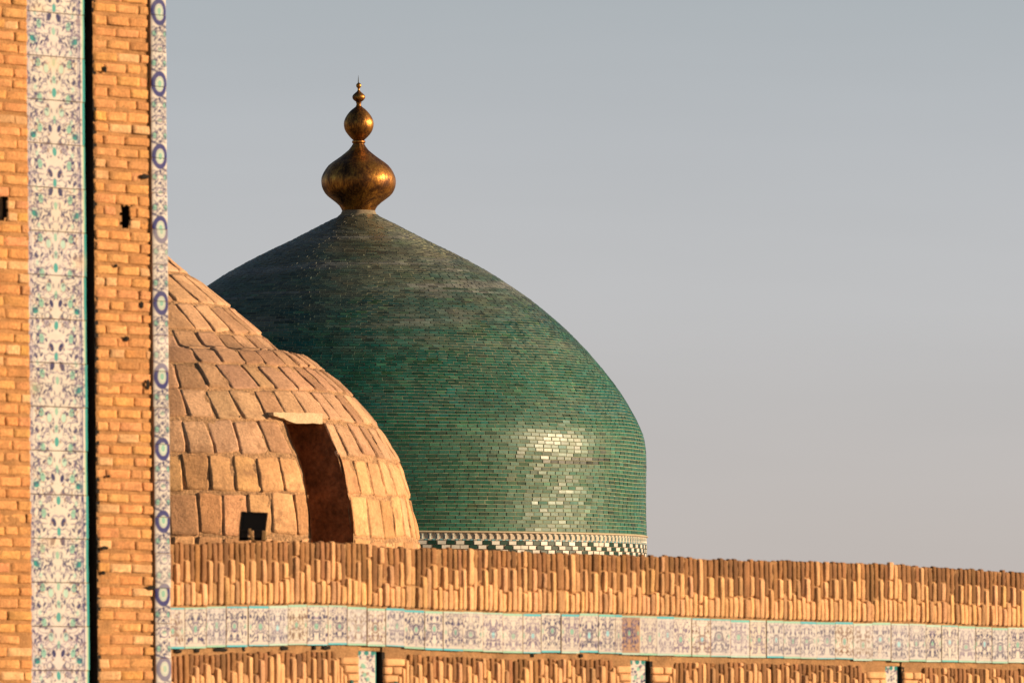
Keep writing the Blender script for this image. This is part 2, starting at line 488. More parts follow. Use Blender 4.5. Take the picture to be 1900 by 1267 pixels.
# dashes row
mb = MB(); nD = 464; a = 2 * math.pi * np.arange(nD) / nD
zD = zA - .015
C = np.stack([R0 * np.sin(a), -R0 * np.cos(a), np.full(nD, zD)], 1)
en = np.stack([np.sin(a), -np.cos(a), 0 * a], 1); ex = np.stack([np.cos(a), np.sin(a), 0 * a], 1)
tn = np.where((np.arange(nD) % 2 == 0)[:, None], [.12, .30, .34], [.46, .42, .35]) * rg.uniform(.8, 1.1, (nD, 1))
P, Fq, T = pads(C, ex, [[0, 0, 1]], en, 2 * math.pi * R0 / nD * .96, .026, .006, tn, us=(-1, -.9, .9, 1), rng=rg); mb.add(P, Fq, T)
# chequer
nC = 190; rowsC = 9; hC = .086
for k in range(rowsC):
    n = nC
    a = 2 * math.pi * (np.arange(n) + (k % 2) * .5 + rg.normal(0, .03, n)) / n
    z = zD - .015 - hC * (k + .5)
    C = np.stack([R0 * np.sin(a), -R0 * np.cos(a), np.full(n, z)], 1)
    en = np.stack([np.sin(a), -np.cos(a), 0 * a], 1); ex = np.stack([np.cos(a), np.sin(a), 0 * a], 1)
    ph = (np.arange(n) + (0, 0, 1, 1)[k % 4]) % 2 == 0
    flip = rg.random(n) < .04
    tn = np.where((ph ^ flip)[:, None], [.005, .036, .022], [.62, .58, .50]) * rg.uniform(.8, 1.1, (n, 1))
    P, Fq, T = pads(C, ex, [[0, 0, 1]], en, 2 * math.pi * R0 / n - .008, hC - .008, .010, tn, us=(-1, -.93, .93, 1), rng=rg,
                    tilt=(rg.normal(0, .015, n), rg.normal(0, .02, n)))
    mb.add(P, Fq, T)
o = mb.build('chequer_band', M_DRUM, None, False); o.location = (AX, DY, 0); keep(o, green)

# plaster collar + finial
AF = at(665.5, 300, DY)[0]
FZ = lambda y: zat(y, DY)
lathe('collar', [(r * S, FZ(y)) for y, r in ((404, 39.5), (401, 37.5), (397, 33), (393, 31.5), (391, 31), (390, 26))], 48, M_COLLAR, green, (AF, DY, 0),
      bumpf=lambda V: .012 * snoise(V, 7, 1))
fin = lathe('finial', [(r * S, FZ(y)) for y, r in [(391.5, 30), (390, 31.2), (387, 32.2)] + [(y, r) for y, r in
      ((382, 35.5), (376, 42), (370, 50), (364.5, 57), (359, 62.3), (353, 65.8), (347.5, 67.8), (342, 68.8), (336, 69.2), (330, 68.6), (324.6, 66.8), (319, 64.2),
       (313, 60.5), (307, 55.5), (301.7, 48.8), (296, 40.5), (290, 32), (284, 24.5), (278.8, 18.3), (272, 13.2), (268, 11), (266, 10.2))]], 72, M_GOLD, green, (AF, DY, 0),
      bumpf=lambda V: .006 * snoise(V, 5, 2) + .003 * np.sin(np.arctan2(V[:, 1], V[:, 0]) * 12))
lathe('neck_ring', [(r * S, FZ(y)) for y, r in ((266.2, 10), (265.8, 12.2), (263.5, 12.6), (262.5, 12.2), (261.5, 12.4), (261, 10))], 40, M_GOLD, fin, (AF, DY, 0))
lathe('ball', [(r * S, FZ(y)) for y, r in ((261.2, 9.5), (259, 12), (256, 15.2), (253, 18), (249, 21.4), (245, 24), (240, 26.2), (235, 27.4), (230, 27.8),
      (225, 27.1), (220, 25.3), (215, 22.6), (210, 19), (206, 15.2), (203, 12), (200.5, 8.6), (198.5, 6), (197.6, 4.8))], 56, M_GOLD, fin, (AF, DY, 0),
      bumpf=lambda V: .004 * snoise(V, 8, 3))
lathe('upper_ring', [(r * S, FZ(y)) for y, r in ((198, 3), (197.6, 5.4), (196.4, 5), (195, 4.3), (192.5, 4.3), (191, 5.2), (190.2, 5.2), (190, 3))], 28, M_GOLD, fin, (AF, DY, 0))
lathe('bulb', [(r * S, FZ(y)) for y, r in ((190.5, 4.2), (189, 5.6), (187.5, 7.8), (185.5, 10), (183, 11.5), (180.4, 12), (178, 11.4), (175.5, 9.6), (173, 6.8),
      (171, 4.4), (169.2, 2.7), (166.5, 1.9), (164.5, 2.2), (163.5, 2.6))], 36, M_GOLD, fin, (AF, DY, 0))
lathe('knob', [(r * S, FZ(y)) for y, r in ((163.9, 2), (163, 3.3), (161.3, 4.5), (159.2, 4.9), (157, 4.5), (155.2, 2.9), (154.2, 1.3), (153.6, .9))], 28, M_GOLD, fin, (AF, DY, 0))
lathe('spike', [(r * S, FZ(y)) for y, r in ((154, .95), (148, .7), (140.5, .25))], 10, M_BLACK, fin, (AF - .008, DY, 0))

# ================================================================== CLAY DOME
CY = 120.0; SC = CY / F
CX = at(170, 600, CY)[0]
clay = empty('clay_dome', (CX, CY, 0), 'dome clad in rough orange clay slabs with a tall dark notch', 'dome')
cprof = [(400, 4), (418, 50), (440, 92), (475, 141), (503, 176), (530, 211), (565, 256), (590, 286), (610, 309), (632, 331), (653, 352),
         (654.5, 366), (656.5, 384), (661, 402), (685, 430), (705, 455), (730, 481), (758, 507), (785, 529), (815, 549), (850, 570), (890, 585), (930, 596), (970, 603), (1010, 608)]
cz = np.array([zat(y, CY) for y, r in cprof]); crr = np.array([r * SC for y, r in cprof])
CQ = np.stack([crr, cz], 1)[::-1]
CQ = np.vstack([[609 * SC, zat(1270, CY)], CQ])
LC = arcparam(CQ)
def cprof_at(s):
    r = np.interp(s, LC, CQ[:, 0]); z = np.interp(s, LC, CQ[:, 1]); e = .12
    dr = np.interp(s + e, LC, CQ[:, 0]) - np.interp(s - e, LC, CQ[:, 0]); dz = np.interp(s + e, LC, CQ[:, 1]) - np.interp(s - e, LC, CQ[:, 1])
    n = np.hypot(dr, dz) + 1e-9
    return r, z, dr / n, dz / n
def s_of_y(y):
    z = zat(y, CY); k = np.argsort(CQ[:, 1]); return float(np.interp(z, CQ[k, 1], LC[k]))
NA0, NA1 = R(43.6), R(54.3)           # notch between these meridians
NZ_TOP = zat(776, 117.2)
rc = np.random.default_rng(11)
row_y = [1255, 1168, 1086, 1004, 925, 857, 793, 735, 687, 657, 621, 568, 509, 468, 432, 404]
def clump(P): return .030 * snoise(P, .55, 3) + .012 * snoise(P, 1.7, 1)
mb = MB()
for k in range(len(row_y) - 1):
    s0, s1 = s_of_y(row_y[k]), s_of_y(row_y[k + 1])
    sm = (s0 + s1) / 2; r, z, tr, tz = cprof_at(sm)
    hh = (s1 - s0)
    n = max(7, int(round(2 * math.pi * r / .385)))
    edges = (np.arange(n) + rc.uniform(0, 1) + rc.uniform(-.13, .13, n)) * (2 * math.pi / n)
    nxt = np.concatenate([edges[1:], [edges[0] + 2 * math.pi]])
    for e0, e1 in zip(edges, nxt):
        e0 = (e0 + math.pi) % (2 * math.pi) - math.pi; e1 = e0 + (((e1 - e0) + math.pi) % (2 * math.pi) - math.pi)
        z_hi = np.interp(s1, LC, CQ[:, 1]); 
        if np.interp(s1, LC, CQ[:, 1]) < NZ_TOP + .30 and e1 > NA0 and e0 < NA1:      # trim slabs at the notch
            if e0 < NA0 and NA0 - e0 > .3 * (e1 - e0): e1 = NA0
            elif e1 > NA1 and e1 - NA1 > .3 * (e1 - e0): e0 = NA1
            else: continue
        a = (e0 + e1) / 2; wd = (e1 - e0) * r
        nu, nv = 9, 9
        us = np.array([-1, -.95, -.8, -.45, 0, .45, .8, .95, 1]); U, V2 = np.meshgrid(us, us)
        kk = 1 - .035 * (U * U * V2 * V2) ** 3
        lean = rc.normal(0, .02) ; top = rc.normal(0, .03)
        av = a + (U * kk * (wd / 2 - .005) + lean * V2 * .45 + rc.normal(0, .012) * V2 * U) / max(r, .2)
        av = a + (av - a)
        hgap = .011 + .010 * rc.random()
        sv = sm + V2 * kk * (hh / 2 - hgap) + top * U * .35 + rc.normal(0, .012)
        rr = np.interp(sv, LC, CQ[:, 0]); zz = np.interp(sv, LC, CQ[:, 1])
        _, _, trv, tzv = cprof_at(sv)
        # meridian width shrinks with radius: keep slabs a little rectangular, hence offsets
        edge = (np.abs(U) > .99) | (np.abs(V2) > .99)
        th = .008 + rc.uniform(-.001, .004)
        tiltx = -.009 + rc.normal(0, .010)                # left edge stands proud of its neighbour
        lift = np.where(edge, -.03, th + tiltx * U * .6 - .008 * V2 * (1 if rc.random() < .7 else -.3) - .004 * np.maximum(abs(U), abs(V2)) ** 6)
        nrm = np.stack([np.sin(av) * tzv, -np.cos(av) * tzv, -trv], -1)
        P = np.stack([rr * np.sin(av), -rr * np.cos(av), zz], -1)
        lift = lift + (snoise(P, 7, 2) * .005 + snoise(P, 16, 0) * .003) * (~edge)
        P = P + nrm * (lift + clump(P))[..., None]
        P = P + rc.normal(0, .0042, P.shape)
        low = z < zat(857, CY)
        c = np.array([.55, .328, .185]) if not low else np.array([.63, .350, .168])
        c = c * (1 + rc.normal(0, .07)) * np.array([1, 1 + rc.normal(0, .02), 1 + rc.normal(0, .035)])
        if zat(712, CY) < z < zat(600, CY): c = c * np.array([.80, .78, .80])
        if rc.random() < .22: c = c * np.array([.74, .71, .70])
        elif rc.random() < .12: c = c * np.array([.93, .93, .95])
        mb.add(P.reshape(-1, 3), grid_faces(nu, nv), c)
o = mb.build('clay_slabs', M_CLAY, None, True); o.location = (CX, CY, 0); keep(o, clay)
# mud bed beneath, with the notch cut out of it
ss = np.linspace(0, LC[-1], 120)
aa = np.concatenate([np.linspace(NA1, NA0 + 2 * math.pi, 150)])
inner = np.linspace(NA0, NA1, 9)
def shell_pts(ss_, aa_, extra=-.006):
    r = np.interp(ss_, LC, CQ[:, 0]); z = np.interp(ss_, LC, CQ[:, 1])
    P = np.stack([np.outer(r, np.sin(aa_)), -np.outer(r, np.cos(aa_)), np.repeat(z[:, None], len(aa_), 1)], -1)
    _, _, tr, tz = cprof_at(ss_)
    nrm = np.stack([np.outer(tz, np.sin(aa_)), -np.outer(tz, np.cos(aa_)), np.repeat(-tr[:, None], len(aa_), 1)], -1)
    return P + nrm * (clump(P) + extra + .006 * snoise(P, 9, 1))[..., None]
mb = MB()
mc = np.array([.42, .245, .125])
P = shell_pts(ss, aa); mb.add(P.reshape(-1, 3), grid_faces(len(aa), len(ss)), mc)
sN = s_of_y(1300 - (1300 - 776) * 117.2 / 120); sst = np.linspace(sN, LC[-1], 60)
P = shell_pts(sst, inner); mb.add(P.reshape(-1, 3), grid_faces(len(inner), len(sst)), mc)
o = mb.build('mud_bed', M_CMORT, None, True); o.location = (CX, CY, 0); keep(o, clay)
# notch: jambs, back, soffit
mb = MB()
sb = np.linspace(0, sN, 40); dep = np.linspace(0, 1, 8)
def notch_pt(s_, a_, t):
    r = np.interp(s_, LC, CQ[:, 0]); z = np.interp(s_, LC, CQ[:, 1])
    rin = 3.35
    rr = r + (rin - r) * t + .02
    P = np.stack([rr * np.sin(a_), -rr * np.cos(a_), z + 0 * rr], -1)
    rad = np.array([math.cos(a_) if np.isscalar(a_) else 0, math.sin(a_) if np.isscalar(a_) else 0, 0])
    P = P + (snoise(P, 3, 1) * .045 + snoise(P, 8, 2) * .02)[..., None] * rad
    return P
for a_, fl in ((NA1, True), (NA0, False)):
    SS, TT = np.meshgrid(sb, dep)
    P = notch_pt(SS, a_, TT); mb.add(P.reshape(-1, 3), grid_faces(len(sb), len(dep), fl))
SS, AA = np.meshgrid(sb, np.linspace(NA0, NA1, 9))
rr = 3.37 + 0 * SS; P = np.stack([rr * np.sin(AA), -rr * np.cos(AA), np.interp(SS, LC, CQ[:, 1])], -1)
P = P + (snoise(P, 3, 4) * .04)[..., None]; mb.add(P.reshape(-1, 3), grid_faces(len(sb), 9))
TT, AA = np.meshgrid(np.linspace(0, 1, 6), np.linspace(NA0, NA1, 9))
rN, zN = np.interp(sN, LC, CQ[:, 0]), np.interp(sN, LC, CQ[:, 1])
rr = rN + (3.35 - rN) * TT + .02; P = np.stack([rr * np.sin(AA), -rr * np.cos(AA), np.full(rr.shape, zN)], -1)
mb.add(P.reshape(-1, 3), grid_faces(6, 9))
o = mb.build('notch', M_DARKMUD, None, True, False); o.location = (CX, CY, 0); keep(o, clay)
# wooden lintel laid over the notch
mb = MB()
a_l, a_r = R(40.0), R(53.6); rl = np.interp(s_of_y(780), LC, CQ[:, 0])
p0 = np.array([(rl + .02) * math.sin(a_l), -(rl + .02) * math.cos(a_l), zat(765.5, 117.1)]); p1 = np.array([(rl + .03) * math.sin(a_r), -(rl + .03) * math.cos(a_r), zat(766, 117.4)])
ld = p1 - p0; ll = np.linalg.norm(ld); ld /= ll; ln = np.array([ld[1], -ld[0], 0]); ln /= np.linalg.norm(ln)
if ln[1] > 0: ln = -ln
nx = 16; t = np.linspace(0, 1, nx)
ring = []
for k, tt in enumerate(t):
    c = p0 + ld * ll * tt
    hgt = (.055 + .105 * min(1, tt / .42)) if tt < .42 else .165
    hgt = hgt * .86 + rc.normal(0, .003); topz = c[2] - .0 + rc.normal(0, .002)
    for (du, dz) in ((.11, 0), (.11, -hgt), (-.30, -hgt), (-.30, 0)):
        ring.append(c * [1, 1, 0] + ln * du + [0, 0, topz + dz])
ring = np.array(ring); Fq = []
for k in range(nx - 1):
    for q in range(4): Fq.append((k * 4 + q, (k + 1) * 4 + q, (k + 1) * 4 + (q + 1) % 4, k * 4 + (q + 1) % 4))
Fq += [(3, 2, 1, 0), ((nx - 1) * 4, (nx - 1) * 4 + 1, (nx - 1) * 4 + 2, (nx - 1) * 4 + 3)]
mb.add(ring, Fq); o = mb.build('lintel', M_WOOD, None, False, False); o.location = (CX, CY, 0); keep(o, clay)
lathe('base', [(609 * SC + .01, 0), (609 * SC + .01, zat(1268, CY))], 96, M_PLASTER, clay, (CX, CY, 0))

# ================================================================== PAINTING OF THE MAJOLICA (per-vertex glaze colour)
CREAM = np.array([.51, .475, .44]); NAVY = np.array([.012, .014, .085]); TEAL = np.array([.008, .24, .24])
GREEN = np.array([.14, .36, .29]); PALE = np.array([.30, .50, .43]); BROWN = np.array([.20, .12, .09]); VIOLET = np.array([.15, .12, .22])
BOLD = 1.3
def sst_(x, soft): return np.clip(.5 - x / soft, 0, 1)
def d_ell(X, Y, cx, cy, rx, ry, ang=0):
    c, s = math.cos(ang), math.sin(ang); x = (X - cx) * c + (Y - cy) * s; y = -(X - cx) * s + (Y - cy) * c
    q = np.sqrt((x / rx) ** 2 + (y / ry) ** 2); return (q - 1) * min(rx, ry)
def paint(X, Y, ops, ground=CREAM, soft=.9):
    C = np.tile(ground, X.shape + (1,)).astype(float)
    for op in ops:
        kind, a, col, al = op
        if kind == 'e': m = sst_(d_ell(X, Y, a[0], a[1], a[2] * BOLD, a[3] * BOLD, a[4]), soft)
        elif kind == 'r': m = sst_(np.abs(d_ell(X, Y, *a[:-1])) - a[-1] * BOLD, soft)
        elif kind == 'arc':   # cx cy r a0 a1 th
            cx, cy, r, a0, a1, th = a
            dx, dy = X - cx, Y - cy; an = np.arctan2(dy, dx); mid = (a0 + a1) / 2
            dd = np.abs((an - mid + math.pi) % (2 * math.pi) - math.pi) < abs(a1 - a0) / 2
            m = sst_(np.abs(np.hypot(dx, dy) - r) - th * BOLD, soft) * dd
        elif kind == 'l':
            x0, y0, x1, y1, th = a; vx, vy = x1 - x0, y1 - y0; q = np.clip(((X - x0) * vx + (Y - y0) * vy) / (vx * vx + vy * vy + 1e-9), 0, 1)
            m = sst_(np.hypot(X - x0 - q * vx, Y - y0 - q * vy) - th, soft)
        elif kind == 'band':  m = sst_(a[0] - X, soft) * sst_(X - a[1], soft)
        elif kind == 'hband': m = sst_(a[0] - Y, soft) * sst_(Y - a[1], soft)
        m = (m * al)[..., None]; C = C * (1 - m) + np.asarray(col) * m
    return C

# ================================================================== PIER (portal flank)
TH = R(50)
TX, TY = math.cos(TH), math.sin(TH)          # along the wall, receding to the right
NX, NY = math.sin(TH), -math.cos(TH)         # out of the wall
PY0 = 60.6
PX0 = at(318, 1267, PY0)[0]; ZREF = zat(1267, PY0)
LEAN = math.tan(R(.60))
def Pw(s, z, d=0.0):
    s, z, d = np.broadcast_arrays(np.asarray(s, float), np.asarray(z, float), np.asarray(d, float))
    return np.stack([PX0 + TX * s + NX * d - (z - ZREF) * LEAN, PY0 + TY * s + NY * d, z], -1)
def sP(px):   # position along the pier for a photo column at the foot of the frame
    k = (px - 950) / F; return (k * PY0 - PX0) / (TX - TY * k)
pier = empty('portal_pier', tuple(Pw(-1.0, 0.0)), 'tall brick portal flank with a wide blue and white tile strip', 'wall')
rp = np.random.default_rng(21)
s_l0, s_l1 = -3.4, sP(64.5)
s_t0, s_t1 = sP(68), sP(177.5)
s_g1 = sP(186.5); s_b1 = sP(289); s_e = sP(318)
PZ0, PZ1 = 8.3, 14.7
# core
mb = MB()
P, Fq = box_pts(Pw, -3.4, s_e - .004, 0, 16.5, -2.6, -.30); mb.add(P, Fq, [.45, .28, .15])
P, Fq = box_pts(Pw, -3.4, s_t1, 0, 16.5, -.299, -.075); mb.add(P, Fq, [.45, .28, .15])
keep(mb.build('core', M_MORTAR, None, False), pier)
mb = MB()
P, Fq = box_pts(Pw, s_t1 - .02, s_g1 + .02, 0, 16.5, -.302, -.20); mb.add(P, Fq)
o = mb.build('joint_recess', M_SHADE, None, False, False)
# return beside the strip, its shade painted in near-black
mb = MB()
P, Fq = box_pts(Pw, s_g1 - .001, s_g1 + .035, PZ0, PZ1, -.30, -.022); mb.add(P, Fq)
keep(mb.build('joint_return', M_SHADE, None, False, False), pier); keep(o, pier)

holes = [(233, 402, 20, 42), (4, 385, 22, 44), (268, 327, 16, 9), (234, 628, 9, 9), (274, 713, 6, 20), (193, 128, 6, 12), (194, 1016, 14, 6), (192, 1062, 7, 7), (281, 1090, 14, 8), (214, 493, 6, 6), (262, 565, 7, 12), (201, 883, 6, 5)]
def mortar_sheet(name, s0, s1, z0, z1, d, ds=.022, dz=.022):
    S_ = np.arange(s0, s1 + ds * .5, (s1 - s0) / max(1, round((s1 - s0) / ds))); Z_ = np.arange(z0, z1, dz)
    SS, ZZ = np.meshgrid(S_, Z_)
    P = Pw(SS, ZZ, d); P = Pw(SS, ZZ, d + .006 * snoise(P, 14, 2) + .004 * snoise(P, 40, 3) + rp.normal(0, .0015, SS.shape))
    Fq = grid_faces(len(S_), len(Z_))
    # pixel position of faces, to leave the putlog holes open
    ctr = P.reshape(-1, 3)[Fq].mean(1)
    px = 950 + F * ctr[:, 0] / ctr[:, 1]; py = 1300 - F * (ctr[:, 2] - CAM_Z) / ctr[:, 1]
    ok = np.ones(len(Fq), bool)
    for hx, hy, hw, hh in holes[:2] if True else []:
        ok &= ~((np.abs(px - hx) < hw / 2 * (1 + .2 * np.sin(py * .4))) & (np.abs(py - hy) < hh / 2 * (1 + .15 * np.sin(px * .7))))
    o = mesh_obj(name, P.reshape(-1, 3), Fq[ok], M_MORTAR, None, np.tile([.40, .205, .082], (SS.size, 1)), True)
    keep(o, pier); return o
mortar_sheet('mortar_bed', s_l0, s_l1, PZ0, PZ1, -.022)
mortar_sheet('mortar_bed', s_g1, s_e - .004, PZ0, PZ1, -.022)
def px_of(P): return 950 + F * P[..., 0] / P[..., 1], 1300 - F * (P[..., 2] - CAM_Z) / P[..., 1]
# horizontal courses
COURSE = .0832
def courses(name, s0, s1, seedrow=0):
    Cs, W_, H_, Tn, tl = [], [], [], [], []
    z = PZ0
    k = 0
    while z < PZ1:
        s = s0 + .006
        first = True
        hb = .060 + rp.normal(0, .0035); zc = z + COURSE / 2 + rp.normal(0, .002)
        while s < s1 - .02:
            w = rp.choice([.225, .225, .235, .15, .115, .24], p=[.34, .24, .15, .07, .07, .13]) + rp.normal(0, .005)
            if first and k % 2: w = .115 + rp.normal(0, .02)
            first = False
            w = min(w, s1 - s - .004)
            if s1 - s - w < .05: w = s1 - s - .004
            c = np.array([.58, .280, .105]) * (1 + rp.normal(0, .05)) * np.array([1, 1 + rp.normal(0, .04), 1 + rp.normal(0, .08)])
            t = rp.random()
            if t < .09: c = np.array([.52, .245, .09]) * (1 + rp.normal(0, .08))
            elif t < .20: c = np.array([.62, .36, .175]) * (1 + rp.normal(0, .05))
            sm_ = s + w / 2; P = Pw(sm_, zc, 0); px, py = px_of(P)
            hit = any(abs(px - hx) < hw * .5 + 7 and abs(py - hy) < hh * .5 - 1 for hx, hy, hw, hh in holes[:2])
            cut = False
            for hx, hy, hw, hh in holes[:2]:
                xa, xb = px_of(Pw(s, zc, 0))[0], px_of(Pw(s + w, zc, 0))[0]
                if abs(py - hy) < hh * .5 + 3 and xa < hx + hw * .5 and xb > hx - hw * .5:
                    if hx - hw * .5 - xa > 9:
                        w *= (hx - hw * .5 - xa) / (xb - xa) * rp.uniform(.93, 1.0); sm_ = s + w / 2
                    elif xb - (hx + hw * .5) > 9:
                        f_ = (hx + hw * .5 - xa) / (xb - xa); s += w * f_; w *= 1 - f_; sm_ = s + w / 2
                    else: cut = True
            if cut:
                s += w + .003; continue
            pr_ = rp.normal(0, .003)
            if rp.random() < .05: pr_ -= .007
            sag = .010 * math.sin(sm_ * 3.1 + k * .23) + rp.normal(0, .0016)
            Cs.append(Pw(sm_, zc + sag * .5, -.020 + pr_)); W_.append(w - .0015); H_.append(hb + rp.normal(0, .002)); Tn.append(c)
            s += w + rp.uniform(.000, .003)
        z += COURSE; k += 1
    n = len(Cs)
    H_ = list(H_)
    P, Fq, T = pads(np.array(Cs), [[TX, TY, 0]], [[0, 0, 1]], [[NX, NY, 0]], W_, H_, .009, np.array(Tn), corner=.02, power=9, rough=.0014,
                    tilt=(rp.normal(0, .012, n), rp.normal(0, .03, n)), wob=.0012, rng=rp, tvar=.05)
    o = mesh_obj(name, P, Fq, M_BRICK, None, T, True); keep(o, pier)
courses('brickwork', s_l0, s_l1)
courses('brickwork', s_g1, s_b1 + .004)
# putlog holes: open pockets; small chips: thin pads painted black as shaded pits
for i, (hx, hy, hw, hh) in enumerate(holes):
    Yp = PY0 + TY * sP(hx)
    z = zat(hy, Yp); s = sP(hx + (1267 - hy) * .0105)
    w = hw / 178.0; h = hh * Yp / F; mb = MB()
    if i < 2:
        a, b, c, d = s - w * .62, s + w * .62, z - h * .55, z + h * .55
        for fc in (((a, c, -.30), (b, c, -.30), (b, d, -.30), (a, d, -.30)), ((b, c, -.30), (b, c, -.03), (b, d, -.03), (b, d, -.30)),
                   ((a, c, -.03), (a, c, -.30), (a, d, -.30), (a, d, -.03)), ((a, d, -.30), (b, d, -.30), (b, d, -.03), (a, d, -.03)), ((a, c, -.03), (b, c, -.03), (b, c, -.30), (a, c, -.30))):
            mb.add([Pw(*q) for q in fc], [(0, 1, 2, 3)])
    else:
        P, Fq, T = pads([Pw(s, z, .000)], [[TX, TY, 0]], [[0, 0, 1]], [[NX, NY, 0]], w, h, .003, [[1, 1, 1]], corner=.5, rough=.002, rng=rp)
        mb.add(P, Fq)
    keep(mb.build('putlog_hole' if i < 2 else 'pit', M_SHADE, None, False, False), pier)

# wide painted strip
def motif_panel(seed=3):
    r = random.Random(seed); ops = []
    ops.append(('r', (0, 0, 1, 1, 0, .01), CREAM, 0))
    PER = 320.0
    def wrap(kind, cx, cy, *rest):
        pass
    out = []
    def E(x, y, rx, ry, ang=0, col=NAVY, al=.95):
        for o_ in (-PER, 0, PER):
            if -20 < y + o_ < PER + 20: out.append(('e', (x, y + o_, rx, ry, ang), col, al))
    def Rg(x, y, rx, ry, th, ang=0, col=NAVY, al=.7):
        for o_ in (-PER, 0, PER):
            if -20 < y + o_ < PER + 20: out.append(('r', (x, y + o_, rx, ry, ang, th), col, al))
    def A(x, y, rr, a0, a1, th, col=NAVY, al=.7):
        for o_ in (-PER, 0, PER):
            if -20 < y + o_ < PER + 20: out.append(('arc', (x, y + o_, rr, a0, a1, th), col, al))
    for y in (8, 72, 142, 206, 262):                   # side rosettes (green, ringed)
        x = 27 + r.uniform(-2, 2)
        A(x, y, 9.5, -2.6, 1.9, .9, BROWN if r.random() < .4 else NAVY, .75)
        A(x - 1, y + 6, 13, .3, 2.0, .6, NAVY, .6)
        E(x, y, 3.4, 6.2, .1, GREEN, .9); E(x + 7, y - 6, 1.8, 3.2, .7); E(x + 6, y + 7, 1.6, 3.4, -.6); E(x - 8, y + 3, 1.5, 2.8, .3)
    for y in (40, 108, 175, 236, 296):
        x = 33 + r.uniform(-4, 3); E(x, y, 1.9, 4.6, .35); E(x + 9, y + 4, 1.5, 4.4, -.25); E(x + 10, y - 13, 1.3, 3.4, .3); E(x - 10, y - 2, 1.5, 3.6, -.5)
        A(x - 4, y, 12, 1.2, 3.6, .55, VIOLET, .8); E(x - 2, y + 13, 2.2, 4, 0, PALE, .7)
    for y in (20, 86, 122, 190, 250, 310):
        A(24, y, 15, -1.2, 1.1, .6, NAVY, .55); A(38, y + 10, 8, 2.2, 5.2, .6, NAVY, .55); A(16, y - 6, 7, -1.8, .9, .5, VIOLET, .8)
    for y in (24, 58):                                 # big paired petals at the middle
        E(8.2, y, 2.9, 6.2, .25 if y < 40 else -.25, NAVY, 1); Rg(6, y, 7.5, 13, .5, 0, VIOLET, .7)
    E(8, 262, 2.7, 5.6, .2, NAVY, 1)
    for y in (100, 122, 168, 222, 286): E(10.5, y, 1.4, 4.2, .12, NAVY, .85); E(4.6, y + 8, 1.0, 3.8, .1, NAVY, .7)
    for y in (110, 150, 200, 232, 300): A(0, y, 17, -.9, .9, .5, VIOLET, .75); A(4, y, 10, -1.3, 1.2, .5, VIOLET, .7)
    for y, s_ in ((41, 1), (196, 1.2), (304, 1.1)): E(0, y, 2.6 * s_, 5.8 * s_, 0, TEAL, .95)
    for y in (84, 140, 172, 246): E(0, y, 2.4, 6, 0, GREEN, .8)
    for y in (152, 232): E(13, y, 3.2, 6.4, 0, PALE, .85); Rg(13, y, 5.6, 9.4, .45, 0, BROWN, .6)
    for y in (100, 276): E(38, y, 4.2, 4.6, .6, TEAL * .8, 1); Rg(38, y, 7.5, 9, .5, 0, PALE, .8)
    for _ in range(210):
        x = 47.5 - 42 * r.random() ** 1.5; y = r.uniform(0, PER)
        E(x, y, r.uniform(.7, 1.3), r.uniform(1.4, 3.0), r.uniform(-.9, .9), NAVY if r.random() < .8 else BROWN, .75)
    for _ in range(110):
        x = r.uniform(5, 47); y = r.uniform(0, PER); a0 = r.uniform(0, 6.28)
        A(x, y, r.uniform(3, 9), a0, a0 + r.uniform(1.2, 3), .55, NAVY if r.random() < .6 else VIOLET, .7)
    return out
W_panel = s_t1 - s_t0
nu = 84; zs = np.arange(PZ0, PZ1, .0050); TILE = 80.3 * PY0 / F
uu = np.linspace(0, 1, nu)
ops = motif_panel()
mbp = MB(); mbt = MB()
k0 = int((PZ0 - 8) / TILE); nt = int((PZ1 - PZ0) / TILE)
ncol = 1
